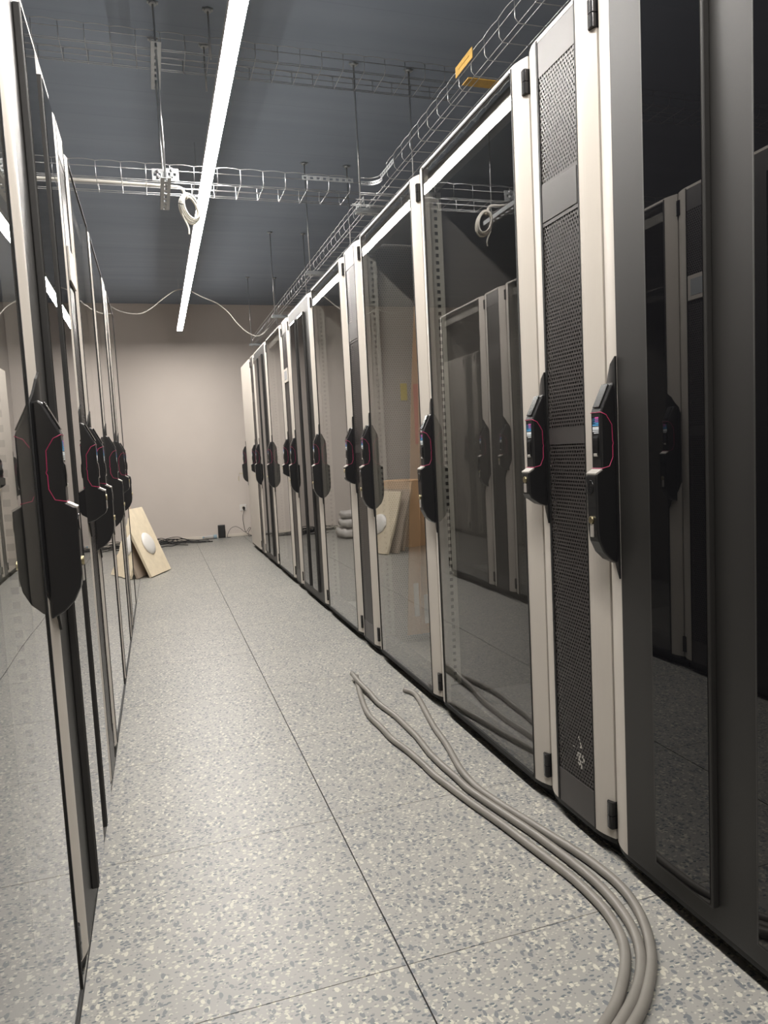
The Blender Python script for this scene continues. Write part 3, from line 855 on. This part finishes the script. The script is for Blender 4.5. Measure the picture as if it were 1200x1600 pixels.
# floor positions traced from the photograph (metres)
ca = [(557, 1057), (560, 1073), (567, 1097), (577, 1118), (597, 1138), (613, 1155), (637, 1173), (660, 1193), (680, 1212), (705, 1231), (740, 1257), (780, 1285), (820, 1315), (860, 1345), (895, 1372), (925, 1400), (950, 1428), (969, 1460), (977, 1490), (975, 1525), (965, 1562), (945, 1600), (915, 1640), (880, 1680)]
cb_ = [(550, 1052), (563, 1068), (577, 1082), (593, 1100), (617, 1118), (637, 1137), (653, 1153), (670, 1175), (690, 1195), (713, 1215), (735, 1235), (780, 1266), (825, 1296), (865, 1325), (900, 1352), (935, 1382), (965, 1415), (988, 1450), (1000, 1485), (1001, 1520), (992, 1555), (977, 1585), (955, 1620), (925, 1660), (900, 1690)]
cc = [(632, 1078), (647, 1083), (657, 1096), (667, 1115), (680, 1138), (697, 1162), (710, 1185), (722, 1205), (745, 1230), (780, 1255), (820, 1280), (860, 1305), (900, 1330), (935, 1355), (970, 1385), (996, 1420), (1012, 1460), (1018, 1500), (1013, 1540), (1003, 1575), (985, 1608), (960, 1650), (935, 1690)]
for path, lb, lift in ((ca, 'grey floor cable, inner one of three, curving closest to the aisle middle', 0), (cb_, 'grey floor cable, middle one of three, crossing over at its far end', 1), (cc, 'grey floor cable, outer one of three, its short end apart near the racks', 0)):
    R = 0.0105
    pts = []
    for i, (px, py) in enumerate(path):
        z = R
        if lift and i <= 3: z = R + [0.019, 0.017, 0.010, 0.002][i]
        pts.append(unproject(px, py, z))
    bm = bmesh.new(); tube(bm, smooth_path(pts, 6), R, 14)
    c = obj('power_cable', bm, 'cable_grey'); tag(c, lb, 'cable', 'three grey cables lying on the floor')

# ------------------------------------------------------------------ leaning boards
def board(label, fa, fb, lean, h, th, name, mat, disc=False):
    """fa, fb: floor ends of the lower edge; lean: horizontal distance of the top behind the foot"""
    fa, fb = Vector((*fa, 0)), Vector((*fb, 0))
    e = (fb - fa); w = e.length; e.normalize()
    nrm = Vector((-e.y, e.x, 0))                      # towards the lean
    upv = (nrm * lean + Vector((0, 0, h))); Lh = upv.length; upv.normalize()
    out = e.cross(upv).normalized()
    if out.z < 0: out = -out
    root = thing(name, label, 'board', tuple(fa), 0.0, 'boards leaning at the end of the left row')
    rot = Matrix((e, upv, out)).transposed()
    def P(a, b, c): return rot @ Vector((a, b, c))
    drop = -th * out.z                                # keep the lower corner on the floor
    sh = Vector((0, 0, 0))
    bm = bmesh.new()
    vs = box(bm, 0, w, 0, Lh, -th, 0)
    for v in bm.verts: v.co = rot @ v.co + Vector((0, 0, th * out.z))
    obj('panel', bm, mat, root, bevel=0.002)
    if disc:
        bm = bmesh.new()
        n = 24; R1, hh = 0.105, 0.030
        rings = []
        for k in range(6):
            a = k / 5 * PI / 2
            rings.append([bm.verts.new(rot @ Vector((w * 0.5 + R1 * math.cos(a) * math.cos(t), Lh * 0.46 + R1 * math.cos(a) * math.sin(t), 0.001 + hh * math.sin(a))) + Vector((0, 0, th * out.z))) for t in [2 * PI * j / n for j in range(n)]] if k < 5 else [bm.verts.new(rot @ Vector((w * 0.5, Lh * 0.46, 0.001 + hh)) + Vector((0, 0, th * out.z)))])
        for k in range(4):
            for j in range(n): bm.faces.new((rings[k][j], rings[k][(j + 1) % n], rings[k + 1][(j + 1) % n], rings[k + 1][j]))
        for j in range(n): bm.faces.new((rings[4][j], rings[4][(j + 1) % n], rings[5][0]))
        bm.faces.new(rings[0][::-1])
        obj('domed_disc', bm, 'white', root, smooth=True)
    return root
board('cream board with a white domed disc, front of the leaning boards', (-0.106, 6.46), (0.062, 6.85), 0.235, 0.585, 0.024, 'leaning_board', 'board', True)
board('brown board standing directly behind the cream board with disc', (-0.215, 6.46), (-0.047, 6.85), 0.225, 0.60, 0.022, 'leaning_board', 'boardback')
board('rearmost leaning board, only its pinkish top edge showing', (-0.325, 6.60), (-0.165, 6.97), 0.16, 0.67, 0.026, 'leaning_board', 'boardedge')
bm = bmesh.new()
box(bm, -0.30, 0.0, -0.22, 0.22, 0, 0.68)
bx_ = obj('cardboard_box', bm, 'card', bevel=0.004, loc=(-0.40, 7.02, 0)); bx_.rotation_euler = (0, 0, -0.4)
tag(bx_, 'brown cardboard box that the boards lean on, right behind them', 'box')

# sacks behind the boards
for k, (x, y_, z, rx, ry, rz_) in enumerate(((-0.20, 8.15, 0.062, 0.16, 0.26, 0.058), (-0.215, 8.15, 0.175, 0.14, 0.23, 0.050), (-0.20, 8.16, 0.270, 0.10, 0.17, 0.042))):
    bm = bmesh.new()
    bmesh.ops.create_uvsphere(bm, u_segments=24, v_segments=14, radius=1)
    for v in bm.verts:
        c = v.co
        kx = math.copysign(abs(c.x) ** 0.6, c.x); ky = math.copysign(abs(c.y) ** 0.6, c.y); kz = math.copysign(abs(c.z) ** 0.8, c.z)
        wv = 1 + 0.05 * math.sin(9 * c.x + 5 * c.y + k) + 0.04 * math.sin(14 * c.y)
        v.co = Vector((kx * rx * wv, ky * ry * wv, kz * rz_ * wv))
    o = obj('sack', bm, 'bag', smooth=True, loc=(x, y_, z))
    tag(o, ['pale grey sack, lowest of the pile mirrored in the glass', 'pale grey sack, middle of the pile mirrored in the glass', 'small pale grey sack, topmost of the pile mirrored in the glass'][k], 'sack', 'sacks piled behind the boards')

# ------------------------------------------------------------------ things along the back wall
so = thing('wall_socket', 'white wall socket with a black plug above the skirting', 'socket', (1.017, WALL_Y, 0.362))
bm = bmesh.new(); box(bm, -0.042, 0.042, -0.010, 0.0, -0.042, 0.042); obj('socket_plate', bm, 'white', so, bevel=0.003)
bm = bmesh.new(); tube(bm, [(0, -0.0115, 0), (0, -0.0095, 0)], 0.024, 18); obj('socket_well', bm, 'skirt', so)
bm = bmesh.new(); tube(bm, [(0.006, -0.010, -0.004), (0.006, -0.035, -0.006)], 0.017, 12); tube(bm, [(0.006, -0.034, -0.006), (0.004, -0.04, -0.03)], 0.007, 8); obj('plug', bm, 'cable_black', so)
bm = bmesh.new()
tube(bm, smooth_path([(1.021, 9.205, 0.330), (1.000, 9.205, 0.24), (1.005, 9.20, 0.15), (1.02, 9.19, 0.06), (1.06, 9.17, 0.02), (1.09, 9.15, 0.006), (1.05, 9.14, 0.006), (1.06, 9.20, 0.05), (1.09, 9.21, 0.09), (1.07, 9.20, 0.10), (1.02, 9.19, 0.05), (0.96, 9.20, 0.10), (0.90, 9.20, 0.13), (0.84, 9.20, 0.11), (0.80, 9.19, 0.05), (0.79, 9.18, 0.006), (0.83, 9.15, 0.005)], 6), 0.003, 6)
tag(obj('power_lead', bm, 'cable_black'), 'thin black lead looping from the wall socket down to the floor', 'cable')
ph = thing('black_device', 'small black upright device leaning by the skirting of the back wall', 'device', (0.725, 9.20, 0))
bm = bmesh.new(); box(bm, -0.045, 0.045, -0.015, 0.015, 0.0, 0.165); obj('casing', bm, 'plastic', ph, bevel=0.008)
bm = bmesh.new(); box(bm, -0.038, 0.038, -0.0165, -0.0145, 0.012, 0.153); obj('front_glass', bm, 'darkglass', ph)
bt = thing('plastic_bottle', 'small clear blue bottle lying by the skirting left of black device', 'bottle', (0.60, 9.17, 0.026))
bm = bmesh.new()
def lathe_x(bm, prof, n=16):
    rings = [[bm.verts.new((x, r * math.cos(t), r * math.sin(t))) for t in [2 * PI * j / n for j in range(n)]] for x, r in prof]
    for a, b in zip(rings, rings[1:]):
        for j in range(n): bm.faces.new((a[j], a[(j + 1) % n], b[(j + 1) % n], b[j]))
    bm.faces.new(rings[0][::-1]); bm.faces.new(rings[-1])
lathe_x(bm, [(-0.10, 0.012), (-0.085, 0.014), (-0.05, 0.026), (0.0, 0.025), (0.02, 0.0245)])
obj('bottle_body', bm, 'bag', bt, smooth=True)
bm = bmesh.new(); lathe_x(bm, [(0.02, 0.0255), (0.06, 0.0255)]); obj('bottle_label', bm, 'blueplastic', bt, smooth=True)
bm = bmesh.new(); lathe_x(bm, [(-0.115, 0.0135), (-0.10, 0.0135)]); obj('bottle_cap', bm, 'blueplastic', bt, smooth=True)

random.seed(11)
for k in range(16):
    x0 = random.uniform(-0.30, -0.05); x1 = random.uniform(0.20, 0.62)
    yb = random.uniform(8.72, 9.05)
    zb = 0.006 + 0.0075 * (k % 8)
    pts = []
    nn = 7
    for j in range(nn):
        t = j / (nn - 1)
        z = zb * (1 - abs(2 * t - 0.7) ** 2 * 0.5) * (1 - 0.75 * max(0, t - 0.5) * 2) + random.uniform(0, 0.008) + (0.05 * math.exp(-((t - 0.45) / 0.14) ** 2) if k % 5 == 0 else 0)
        pts.append((x0 + (x1 - x0) * t, yb + random.uniform(-0.05, 0.05), max(0.005, z)))
    bm = bmesh.new(); tube(bm, smooth_path(pts, 5), 0.0042, 6)
    tag(obj('black_cable', bm, 'cable_black'), 'black cable in the tangled heap on the floor along the back wall', 'cable', 'black cables heaped along the back wall')

# keys in the end cabinet
yK = 8.09 - 0.034
kb = thing('key_ring', 'bunch of keys hanging from the lock of the far end cabinet', 'keys', (XR - 0.058, yK, 0.823))
bm = bmesh.new(); box(bm, -0.035, 0.0, -0.001, 0.001, -0.004, 0.004); obj('key_blade', bm, 'brass', kb)
bm = bmesh.new(); tube(bm, [(-0.036, 0.012 * math.cos(t), -0.014 + 0.014 * math.sin(t)) for t in [2 * PI * j / 14 for j in range(14)]], 0.001, 5, closed=True); obj('ring', bm, 'wire', kb)
bm = bmesh.new(); box(bm, -0.040, -0.037, -0.012, -0.002, -0.085, -0.026); box(bm, -0.046, -0.043, 0.002, 0.012, -0.078, -0.026); obj('spare_keys', bm, 'brass', kb, bevel=0.001)
